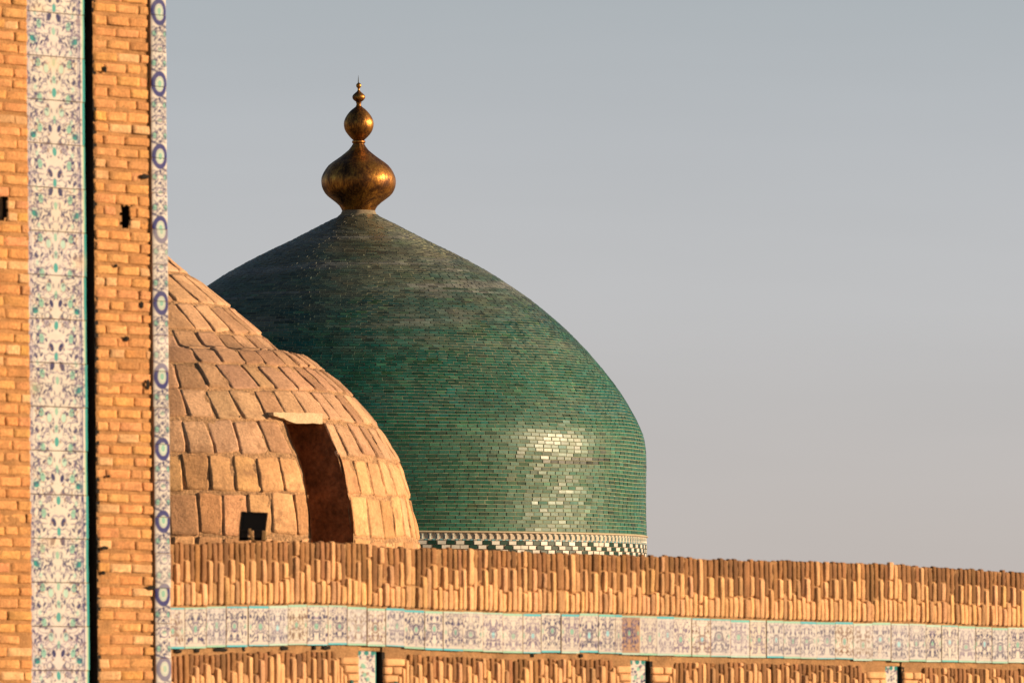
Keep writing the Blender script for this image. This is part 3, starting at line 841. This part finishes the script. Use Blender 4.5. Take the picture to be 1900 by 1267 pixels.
for k in range(nt):
    z0 = PZ0 + k * TILE; z1 = z0 + TILE
    nv = 66
    zz = np.linspace(z0 + .0025, z1 - .0025, nv); dz = rp.normal(0, .0015)
    UU, ZZ = np.meshgrid(uu[:], zz)
    yy = ((zat(0, PY0) - ZZ) * F / PY0 + 8) % 320.0
    xc = (UU - .475) * 104 * (1 + rp.normal(0, .01)) + rp.normal(0, .6)
    wbl = 1.2 * np.sin(yy * .11 + k) 
    xa = np.abs(xc + wbl * .3); jit = np.where(xc > 0, rp.normal(0, .8), rp.normal(0, .8))
    C = paint(xa, (yy + jit) % 320, ops)
    shade = 1 + rp.normal(0, .03)
    C = C * shade * np.array([1, 1 + rp.normal(0, .01), 1 + rp.normal(0, .025)])
    # ruled border lines on both long edges
    X104 = UU * 104
    for x_, w_, col_ in ((3, .8, VIOLET), (6.5, .5, VIOLET), (91.5, .7, VIOLET), (95.0, 1.1, NAVY * 1.6)):
        m = (sst_(np.abs(X104 - x_) - w_, 1.2) * .85)[..., None]; C = C * (1 - m) + col_ * m
    edgec = TEAL * rp.uniform(.75, 1.15) if rp.random() < .62 else np.array([.36, .50, .33])
    m = sst_(99.6 - X104, 1.0)[..., None]; C = C * (1 - m) + edgec * m
    m = sst_(101.5 - X104, 1.0)[..., None]; C = C * (1 - m) + TEAL * .9 * m
    # worn edges of the tile: stained rim
    rim = np.clip(1 - np.minimum(np.arange(nv), np.arange(nv)[::-1]) / 1.5, 0, 1)[:, None, None]
    C = C * (1 - .12 * rim) + np.array([.42, .26, .14]) * .12 * rim
    if rp.random() < .3:
        cx, cy = rp.uniform(0, 104), rp.uniform(z0, z1); m = np.exp(-(((X104 - cx) / 16) ** 2 + ((ZZ - cy) / .06) ** 2))[..., None] * .4
        C = C * (1 - m) + np.array([.55, .38, .2]) * m
    off = rp.normal(0, .0012) ; tl = rp.normal(0, .003)
    P = Pw(s_t0 + .004 + UU * (W_panel - .006), ZZ, -.052 + off + tl * (UU - .5))
    P = P + (np.array([NX, NY, 0]) * (.0016 * snoise(P, 6, 3))[..., None])
    mbp.add(P.reshape(-1, 3), grid_faces(nu, nv), C.reshape(-1, 3))
keep(mbp.build('tile_panel', M_MAJ, None, True), pier)
# corner strip of narrow tiles
ops2 = []
PER2 = 135.0
def OV(y): return [('e', (0, y, 9.6, 18, 0), NAVY * 1.6, 1), ('e', (0, y, 5.2, 10.5, 0), CREAM, 1), ('r', (0, y, 5.4, 10.5, 0, .5), GREEN, .8), ('e', (0, y, 2.6, 5.2, 0), GREEN, .9), ('l', (-13, y - 27, -4, y - 22, 2.2), NAVY, .8), ('l', (13, y + 27, 4, y + 22, 2.2), NAVY, .8)]
for o_ in (0, PER2): ops2 += OV(0 + o_)
for c_ in (38, 97):
    ops2 += [('l', (-9, c_ - 13, 9, c_ + 13, 1.0), NAVY * 1.2, .7), ('l', (9, c_ - 13, -9, c_ + 13, 1.0), NAVY * 1.2, .7), ('l', (-9, c_ - 13, 9, c_ + 13, .01), CREAM, .5),
             ('e', (0, c_, 2.2, 3, 0), CREAM, 1), ('e', (8.5, c_, 2.2, 4.2, 0), GREEN, .9), ('e', (-8.5, c_, 2.2, 4.2, 0), GREEN, .9), ('r', (8.5, c_, 3.6, 6, 0, .5), NAVY, .7), ('r', (-8.5, c_, 3.6, 6, 0, .5), NAVY, .7),
             ('e', (0, c_ - 11, 1.8, 2.4, 0), NAVY, .9), ('e', (0, c_ + 11, 1.8, 2.4, 0), NAVY, .9)]
ops2 += [('r', (0, 67, 7, 9, 0, .8), VIOLET, .8), ('e', (0, 67, 2.5, 3, 0), GREEN, .6), ('e', (6, 60, 1.5, 2, 0), NAVY, .7), ('e', (-6, 74, 1.5, 2, 0), NAVY, .7)]
_r = random.Random(8)
for _ in range(60):
    y_ = _r.choice([_r.uniform(26, 108)]); a0 = _r.uniform(0, 6.28)
    ops2.append(('arc', (_r.uniform(-10, 10), y_, _r.uniform(2, 6), a0, a0 + _r.uniform(1.2, 3), .45), NAVY, .6))
for _ in range(34): ops2.append(('e', (_r.uniform(-11, 11), _r.uniform(26, 108), _r.uniform(.6, 1.3), _r.uniform(.9, 2.2), _r.uniform(-1, 1)), NAVY, .8))
mb = MB(); nu = 24; tk = 0; z0 = PZ0
while z0 < PZ1:
    hT = 66 * PY0 / F * rp.uniform(.96, 1.04); z1 = z0 + hT; nv = 54
    zz = np.linspace(z0 + .002, z1 - .002, nv); UU, ZZ = np.meshgrid(np.linspace(-1, 1, nu), zz)
    yy = ((zat(25, PY0) - ZZ) * F / PY0 + rp.normal(0, 2)) % PER2
    C = paint(UU * 12.5 + rp.normal(0, .7), yy, ops2) * (1 + rp.normal(0, .05))
    if rp.random() < .2: C = C * .75 + CREAM * .25
    P = Pw((s_b1 + .004 + s_e) / 2 + UU * (s_e - s_b1 - .004) / 2 + rp.normal(0, .0015), ZZ, .004 + .012 * np.sqrt(np.clip(1 - UU ** 2, 0, 1)) + rp.normal(0, .0015))
    mb.add(P.reshape(-1, 3), grid_faces(nu, nv), C.reshape(-1, 3))
    z0 = z1
keep(mb.build('corner_tiles', M_MAJ, None, True), pier)
mb = MB(); P, Fq = box_pts(Pw, s_b1 + .006, s_e - .001, PZ0, PZ1, -.30, .003); mb.add(P, Fq, [.42, .26, .14])
keep(mb.build('corner_bed', M_MORTAR, None, False), pier)

# ================================================================== PARAPET
WY0 = 61.3
WX0 = at(311, 1100, WY0)[0]
def Ww(s, z, d=0.0):
    s, z, d = np.broadcast_arrays(np.asarray(s, float), np.asarray(z, float), np.asarray(d, float))
    return np.stack([WX0 + TX * s + NX * d, WY0 + TY * s + NY * d, z], -1)
def sW(px):
    k = (px - 950) / F; return (k * WY0 - WX0) / (TX - TY * k)
def line(pts):
    s = np.array([sW(x) for x, y in pts]); z = np.array([zat(y, WY0 + TY * sW(x)) for x, y in pts])
    def f(q):
        q = np.asarray(q, float); r = np.interp(q, s, z)
        sl = (z[-1] - z[-3]) / (s[-1] - s[-3]); return np.where(q > s[-1], z[-1] + (q - s[-1]) * 0 + 0 * sl, r)
    return f
topl = line([(305, 1007), (315, 1006.8), (490, 1003), (645, 1005.5), (690, 1008), (697, 1013), (800, 1016), (906, 1018), (1007, 1024), (1184, 1029), (1372, 1037), (1540, 1042), (1666, 1045), (1709, 1049.5), (1772, 1053), (1898, 1061)])
ftop = line([(305, 1127), (320, 1126.7), (436, 1124), (490, 1124), (586, 1121.5), (697, 1126.7), (795, 1132), (932, 1137), (1083, 1139), (1250, 1144), (1347, 1147.6), (1558, 1155), (1666, 1155), (1793, 1161), (1898, 1165.5)])
fbot = line([(305, 1202.7), (319, 1202.7), (470, 1198), (583, 1196), (694, 1196), (795, 1204), (932, 1210), (1083, 1211), (1250, 1216), (1347, 1217), (1558, 1223), (1666, 1225.5), (1898, 1229.8)])
S_END = 13.0
wall = empty('parapet_wall', tuple(Ww(5, 0)), 'long brick parapet with a blue and white tile frieze, running in front of both domes', 'wall')
rw = np.random.default_rng(33)
ZL = 8.35
slots = [(668, 698, 712.5), (1172, 1198, 1209), (1645, 1666, 1675.5)]
SL = [(sW(a_ + 1), sW(b_ + 8.5), sW(c_)) for a_, b_, c_ in slots]
mb = MB()
def strip_box(s0, s1, zf0, zf1, d0, d1, tint, n=None):
    n = n or max(1, int((s1 - s0) / .25)); S_ = np.linspace(s0, s1, n + 1)
    for a, b in zip(S_[:-1], S_[1:]):
        P = [Ww(a, zf0(a), d0), Ww(b, zf0(b), d0), Ww(a, zf1(a), d0), Ww(b, zf1(b), d0), Ww(a, zf0(a), d1), Ww(b, zf0(b), d1), Ww(a, zf1(a), d1), Ww(b, zf1(b), d1)]
        mb.add(P, [(0, 1, 3, 2), (4, 6, 7, 5), (0, 4, 5, 1), (2, 3, 7, 6), (0, 2, 6, 4), (1, 5, 7, 3)], tint)
const = lambda v: (lambda s: v)
MT = [.42, .235, .105]
strip_box(-.1, S_END, const(0), lambda s: topl(s) - .03, -.62, -.30, MT)
strip_box(-.1, S_END, lambda s: fbot(s) - .040, lambda s: topl(s) - .022, -.30, -.030, MT)
keep(mb.build('core', M_MORTAR, None, False), wall)
# lower wall between the slots
mb = MB(); edges_ = [-.1] + [v for t in SL for v in (t[0], t[2])] + [S_END]
for a, b in zip(edges_[::2], edges_[1::2]):
    strip_box(a, b, const(0), lambda s: fbot(s) - .040, -.2995, -.030, MT)
for t in SL: strip_box(t[0], t[1], const(0), lambda s: fbot(s) - .041, -.2990, -.060, MT)
keep(mb.build('lower_core', M_MORTAR, None, False), wall)
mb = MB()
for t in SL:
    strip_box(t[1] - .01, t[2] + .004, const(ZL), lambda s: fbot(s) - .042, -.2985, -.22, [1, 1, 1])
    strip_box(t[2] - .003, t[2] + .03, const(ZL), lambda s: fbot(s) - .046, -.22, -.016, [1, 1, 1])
keep(mb.build('slot_recess', M_SHADE, None, False, False), wall)  # slot backs and returns painted near-black in place of shade
# rough mortar sheet in front of cores (brown mud between the bricks)
def wsheet(name, s0, s1, zf0, zf1, d, tint, nv):
    S_ = np.linspace(s0, s1, max(3, int((s1 - s0) / .03))); t = np.linspace(0, 1, nv)
    SS, TT = np.meshgrid(S_, t); ZZ = zf0(SS) * (1 - TT) + zf1(SS) * TT
    P = Ww(SS, ZZ, d); P = Ww(SS, ZZ + .004 * snoise(P, 20, 1) * (TT > .9), d + .005 * snoise(P, 11, 2) + rw.normal(0, .002, SS.shape))
    return keep(mesh_obj(name, P.reshape(-1, 3), grid_faces(len(S_), nv), M_MORTAR, None, np.tile(tint, (SS.size, 1)), True), wall)
wsheet('mortar_bed', -.1, S_END, lambda s: ftop(s) - .02, lambda s: topl(s) - .012, -.014, [.38, .21, .095], 22)
for a, b in zip(edges_[::2], edges_[1::2]):
    wsheet('mortar_bed', a, b, const(ZL), lambda s: fbot(s) + .01, -.019, [.36, .20, .092], 36)

# upright bricks of the crest
LIGHT = np.array([.64, .360, .172]); DARK = np.array([.235, .115, .048])
def crest(zf0, zf1, s0, s1, top=True, pitch=.0583, name='brick_crest'):
    Cs, W_, H_, Tn, LN, RS = [], [], [], [], [], []
    s = s0 + .004; i = 0
    while s < s1 - .025:
        w = pitch * rw.uniform(.86, 1.14)
        if rw.random() < .03: w *= 1.5
        z0, z1 = float(zf0(s)), float(zf1(s)); H = z1 - z0
        jz = rw.normal(0, .005); zt = z1 + jz; zb_ = z0 + rw.normal(0, .0015)
        if top:
            r = rw.random()
            f = (rw.normal(.29, .025) if i % 2 == 0 else rw.normal(.62, .03)) if r < .86 else rw.uniform(.3, .8)
            cuts = [0, f] + ([1] if f > .45 else ([rw.normal(.66, .03), 1] if rw.random() < .6 else [1]))
        else:
            f = (rw.normal(.055, .02) if i % 2 == 0 else rw.normal(.17, .03)) if rw.random() < .8 else rw.uniform(.02, .3)
            f = max(f, .02); cuts = [0, f, min(.99, f + rw.normal(.36, .04))]; cuts.append(1)
        lean = rw.normal(0, .006) - .012 * max(0, (s - 5) / 6)
        for q in range(len(cuts) - 1):
            a, b = zt - cuts[q] * (zt - zb_), zt - cuts[q + 1] * (zt - zb_)
            up = q == 0
            if up and rw.random() < .88: c = DARK * rw.uniform(.75, 1.45); rise = rw.normal(-.008, .003)
            else: c = LIGHT * (1 + rw.normal(0, .10)); rise = rw.normal(.002, .004)
            if not up and rw.random() < .12: c = c * .68
            c = c * np.array([1, 1 + rw.normal(0, .022), 1 + rw.normal(0, .05)])
            Cs.append(Ww(s + w / 2, (a + b) / 2, -.016 + rise)); W_.append(w - .0065 + rw.normal(0, .0015)); H_.append(a - b - .005); Tn.append(c); LN.append(lean)
        s += w; i += 1
    n = len(Cs); LN = np.array(LN)
    ey = np.stack([TX * LN, TY * LN, np.ones(n)], 1)
    us = (-1, -.85, -.45, 0, .45, .85, 1); vs = (-1, -.97, -.85, -.4, 0, .4, .85, .97, 1)
    P, Fq, T = pads(np.array(Cs), [[TX, TY, 0]], ey, [[NX, NY, 0]], W_, H_, .022, np.array(Tn), us=us, vs=vs, corner=.10, power=4, rough=.0012, wob=.0011, rng=rw,
                    tilt=(rw.normal(0, .05, n), rw.normal(0, .012, n)), tvar=.05)
    return keep(mesh_obj(name, P, Fq, M_CREST, None, T, True), wall)
crest(lambda s: ftop(s) + .008, lambda s: topl(s), -.05, S_END)
FR = [(626, 668, 712.5, 758), (1138, 1172, 1209, 1252), (1603, 1645, 1675.5, 1714)]
FRs = [tuple(sW(x) for x in t) for t in FR]
secs = [(-.05, FRs[0][0])] + [(FRs[i][3], FRs[i + 1][0]) for i in range(2)] + [(FRs[2][3], S_END)]
for a, b in secs: crest(const(ZL), lambda s: fbot(s) - .045, a, b, top=False, pitch=.056, name='brick_panel')

# mitred brick frames either side of each slot
def frame(sA, sB, side):
    """side=-1: frame left of a slot (corner at sA); +1: right of it (corner at sB)"""
    Cs, W_, H_, EXs, EYs, Tn, V_ = [], [], [], [], [], [], []
    zt = float(fbot((sA + sB) / 2)) - .085
    th = .060
    for k in range(4):
        z = zt - k * th
        if side < 0: a, b = sA + .030 + k * .040, sB
        else: a, b = sA, sB - .030 - k * .040
        if b - a < .03: break
        cuts = [a, b] if b - a < .16 or rw.random() < .6 else [a, a + (b - a) * rw.uniform(.4, .65), b]
        for p, q in zip(cuts[:-1], cuts[1:]):
            Cs.append(Ww((p + q) / 2, z - th / 2, -.016)); W_.append(q - p - .006); H_.append(th - .007); Tn.append(LIGHT * rw.uniform(.92, 1.15))
        if k < 3 or True:
            c = (a - .020) if side < 0 else (b + .020)
            zc1 = z + (-.004); zc0 = ZL
            zz = zc1
            while zz > zc0:
                hh = .24 * rw.uniform(.9, 1.1); 
                Cs.append(Ww(c + rw.normal(0, .001), zz - hh / 2, -.016)); W_.append(.033); H_.append(hh - .006); Tn.append(LIGHT * rw.uniform(.85, 1.1)); zz -= hh
    P, Fq, T = pads(np.array(Cs), [[TX, TY, 0]], [[0, 0, 1]], [[NX, NY, 0]], W_, H_, .022, np.array(Tn), corner=.05, power=5, rough=.001, wob=.001, rng=rw, tvar=.04)
    keep(mesh_obj('brick_frame', P, Fq, M_CREST, None, T, True), wall)
    # small glazed inset
    s_ = (sA + .150) if side < 0 else (sB - .150)
    s_ = min(max(s_, sA + .03), sB - .03)
    P, Fq, T = pads([Ww(s_ , zt - .165 - .07, .008)], [[TX, TY, 0]], [[0, 0, 1]], [[NX, NY, 0]], .034, .14, .006, [[.02, .10, .08]], us=(-1, -.9, .9, 1), rng=rw)
    keep(mesh_obj('glazed_inset', P, Fq, M_MAJ, None, T, True), wall)
for (a, b, c, d) in FRs: frame(a, b, -1); frame(c, d, 1)
# upright tiled slips in the slots
def slip_ops(seed):
    r = random.Random(seed); ops = []
    for _ in range(80):
        x, y = r.uniform(-15, 15), r.uniform(0, 170); ops.append(('e', (x, y, r.uniform(.9, 1.9), r.uniform(1.4, 3.2), r.uniform(-1, 1)), NAVY if r.random() < .75 else BROWN, .8))
    for _ in range(46):
        x, y, a0 = r.uniform(-15, 15), r.uniform(0, 170), r.uniform(0, 6.28); ops.append(('arc', (x, y, r.uniform(3, 9), a0, a0 + r.uniform(1.5, 3.5), .5), VIOLET, .8))
    for _ in range(9): ops.append(('e', (r.uniform(-9, 9), r.uniform(15, 170), 2.2, 3.4, 0), GREEN, .8))
    return ops
for i, t in enumerate(SL):
    s0, s1 = t[0], t[1]; zt = float(fbot(s0)) - .042; nu, nv = 34, 190
    UU, ZZ = np.meshgrid(np.linspace(-1, 1, nu), np.linspace(ZL, zt, nv))
    C = paint(UU * 15, (zt - ZZ) * F / 62, slip_ops(60 + i))
    yy = (zt - ZZ) * F / 62
    for x_ in (-11, 0, 10):                     # teal beads at the head of the slip
        m = (sst_(d_ell(UU * 15, yy, x_, 4, 3.6, 4.6, 0), .8))[..., None]; C = C * (1 - m) + TEAL * .7 * m
    m = sst_(13.6 - UU * 15, .8)[..., None]; C = C * (1 - m) + TEAL * m
    P = Ww((s0 + s1) / 2 + UU * (s1 - s0) / 2, ZZ, -.046 + .006 * (1 - UU ** 2))
    keep(mesh_obj('tile_slip', P.reshape(-1, 3), grid_faces(nu, nv), M_MAJ, None, C.reshape(-1, 3), True), wall)

# ---- frieze: square painted tiles
def tile_ops(seed):
    r = random.Random(seed); ops = []
    mono = r.random(); D = NAVY if mono < .68 else (BROWN * .7 if mono < .8 else VIOLET * .8)
    cx = 0; cy = r.uniform(.44, .58)
    rx, ry = r.uniform(.09, .13), r.uniform(.10, .17)
    A = .9
    ops += [('r', (0, cy, rx * 1.5, ry, 0, r.uniform(.008, .018)), D, A), ('r', (0, cy, rx * .85, ry * .62, 0, .010), VIOLET, .7), ('e', (0, cy, rx * .55, ry * .42, 0), GREEN if r.random() < .6 else np.array([.2, .5, .6]), .9)]
    for y in (cy - ry - .09, cy + ry + .09):
        for x in (.16, .34, .5): ops.append(('e', (x + r.uniform(-.03, .03), y + r.uniform(-.03, .03), r.uniform(.02, .045), r.uniform(.022, .05), r.uniform(-1, 1)), D, .95))
        ops.append(('arc', (.25, y, .13, r.uniform(0, 3), r.uniform(3.5, 6), .012), D, .8))
    for y in (.12, .88): ops += [('arc', (.22, y, .10, 3.4, 6.0, .012), D, .7), ('e', (.38, y, .035, .02, .4), D, .8), ('l', (.0, y, .5, y + r.uniform(-.02, .02), .006), VIOLET, .6)]
    for _ in range(34): ops.append(('e', (r.uniform(.05, .5), r.uniform(.14, .86), r.uniform(.008, .020), r.uniform(.012, .030), r.uniform(-1.2, 1.2)), D, .8))
    for _ in range(28):
        a0 = r.uniform(0, 6.28); ops.append(('arc', (r.uniform(0, .5), r.uniform(.12, .88), r.uniform(.03, .11), a0, a0 + r.uniform(1.2, 3.2), .0095), VIOLET if r.random() < .5 else D, .75))
    ops.append(('e', (.5, cy, .03, .05, 0), GREEN, .8))
    ops += [('hband', (.045, .062), VIOLET, .5), ('hband', (.938, .955), VIOLET, .5)]
    return ops
mb = MB(); s = -.03; k = 0
brown_s = sW(1153)
while s < S_END:
    w = .222 * rw.uniform(.90, 1.10)
    if s < brown_s < s + w: w = brown_s - s
    nu, nv = 34, 66
    UU, TT = np.meshgrid(np.linspace(-1, 1, nu), np.linspace(0, 1, nv))
    SS = s + w / 2 + UU * (w / 2 - .0016)
    zt = np.mean(ftop([s, s + w])); zb_ = np.mean(fbot([s, s + w])); slope = float((ftop(s + w) - ftop(s)) / w)
    jz = rw.normal(0, .0028); ro = rw.normal(0, .004)
    ZZ = (ftop(SS) * TT + fbot(SS) * (1 - TT)) * .5 + (zt * TT + zb_ * (1 - TT)) * .5 + jz + ro * UU * .1
    ops = tile_ops(500 + k)
    gcol = CREAM * rw.uniform(.90, 1.04)
    q = rw.random()
    if q < .28: gcol = np.array([.48, .46, .46])
    elif q < .38: gcol = np.array([.52, .48, .42])
    is_brown = abs(s - brown_s) < .002
    if is_brown: gcol = np.array([.32, .20, .13])
    shf = rw.uniform(-.25, .25)
    C = paint(np.abs(UU + shf) * .5, 1 - TT, ops, gcol, soft=.020)
    if q < .28 or (not is_brown and q > .85): C = C * .82 + gcol * .18
    bc = [np.array([.25, .47, .38]), np.array([.36, .54, .47]), np.array([.06, .38, .46]), np.array([.12, .42, .40])][int(rw.choice([0, 1, 2, 3], p=[.35, .25, .25, .15]))]
    bt = (.965, .945)[rw.integers(2)]
    m = sst_(bt - TT, .02)[..., None]; C = C * (1 - m) + bc * m
    if rw.random() < .7:
        bc = [np.array([.22, .45, .34]), np.array([.06, .38, .46]), np.array([.33, .5, .45])][rw.integers(3)]
    m = sst_(TT - (.045 if rw.random() < .6 else .025), .02)[..., None]; C = C * (1 - m) + bc * m
    e = np.clip(1 - np.minimum(np.arange(nu), np.arange(nu)[::-1]) / 1.2, 0, 1)[None, :, None] * (.8 if rw.random() < .22 else .12)
    C = C * (1 - e) + np.array([.22, .12, .07]) * e
    P = Ww(SS, ZZ, .004 + rw.normal(0, .0010) + rw.normal(0, .0022) * UU)
    mb.add(P.reshape(-1, 3), grid_faces(nu, nv), C.reshape(-1, 3))
    s += w + .0015; k += 1
keep(mb.build('tile_frieze', M_MAJ, None, True), wall)
# broken-out pockets just under the frieze: pads painted black for their shade
for px, w_ in ((333, 12), (368, 10), (412, 26), (455, 6), (530, 16), (608, 16), (586, 6), (990, 6), (1080, 7)):
    s_ = sW(px); z = float(fbot(s_)) - .020
    P, Fq, T = pads([Ww(s_, z, -.012)], [[TX, TY, 0]], [[0, 0, 1]], [[NX, NY, 0]], w_ / 176, .028, .004, [[1, 1, 1]], corner=.4, rough=.003, rng=rw)
    mb = MB(); mb.add(P, Fq); keep(mb.build('pocket', M_SHADE, None, True, False), wall)

# ================================================================== FLOODLIGHT on the parapet
s_f = sW(470); LYd = WY0 + TY * s_f + .28
cx, _, cz_ = at(470, 966, LYd)
k = LYd / F
fl = empty('floodlight', (cx, LYd, zat(1003, LYd)), 'small black square floodlight standing on the parapet before the clay dome', 'floodlight')
def quadbox(P8, name, mat, parent, bevel=.004):
    Fq = [(0, 3, 2, 1), (4, 5, 6, 7), (0, 1, 5, 4), (1, 2, 6, 5), (2, 3, 7, 6), (3, 0, 4, 7)]
    o = mesh_obj(name, P8, Fq, mat, None, None, False)
    m = o.modifiers.new('bevel', 'BEVEL'); m.width = bevel; m.segments = 2
    return keep(o, parent)
X = lambda px: at(px, 966, LYd)[0]; Z = lambda py: zat(py, LYd)
# open-fronted housing: rim, walls and a tilted glass
def rim():
    mb = MB()
    of = [(443.5, 984), (493.5, 985), (497.5, 951), (447.5, 948.5)]
    inn = [(447.5, 981), (490.5, 982), (494, 954), (451, 951.5)]
    y0, y1, y2 = LYd - .05, LYd - .020, LYd + .07
    V = [(X(a), y0, Z(b)) for a, b in of] + [(X(a), y0, Z(b)) for a, b in inn] + [(X(a), y1, Z(b)) for a, b in inn] + [(X(a) * .7 + X(470) * .3, y2, Z(b) * .7 + Z(966) * .3) for a, b in of]
    Fq = []
    for i in range(4):
        j = (i + 1) % 4; Fq += [(i, j, 4 + j, 4 + i), (4 + i, 4 + j, 8 + j, 8 + i), (j, i, 12 + i, 12 + j)]
    Fq.append((15, 14, 13, 12))
    o = mesh_obj('housing', V, Fq, M_BLACK, None, None, False); return keep(o, fl)
rim()
V = [(X(a), LYd - .021, Z(b)) for a, b in ((447.5, 981), (490.5, 982), (494, 954), (451, 951.5))]
keep(mesh_obj('glass', V, [(0, 1, 2, 3)], M_GLASS, None, None, False), fl)
def bar(p, q, w, d, name, mat, parent):
    p, q = Vector(p), Vector(q); ax = (q - p).normalized(); side = Vector((1, 0, 0)); side = (side - ax * side.dot(ax)).normalized(); up = ax.cross(side)
    V = [pt + side * a * w / 2 + up * b * d / 2 for pt in (p, q) for a, b in ((-1, -1), (1, -1), (1, 1), (-1, 1))]
    return quadbox([tuple(v) for v in V], name, mat, parent, .002)
yb = LYd - .01
bar((X(452), yb, Z(984)), (X(452), yb, Z(1003)), .065, .03, 'bracket_arm', M_BLACK, fl)
bar((X(479), yb, Z(984)), (X(479), yb, Z(1003)), .060, .03, 'bracket_arm', M_BLACK, fl)
bar((X(463), yb - .03, Z(981)), (X(470), yb - .05, Z(1003)), .020, .02, 'bracket_strap', M_BRASSY, fl)
bar((X(491), yb - .03, Z(986)), (X(490), yb - .05, Z(1003)), .030, .02, 'bracket_strap', M_BRASSY, fl)
bar((X(444), yb + .0, Z(999)), (X(495), yb + .0, Z(999.5)), .02, .03, 'base_plate', M_BLACK, fl)
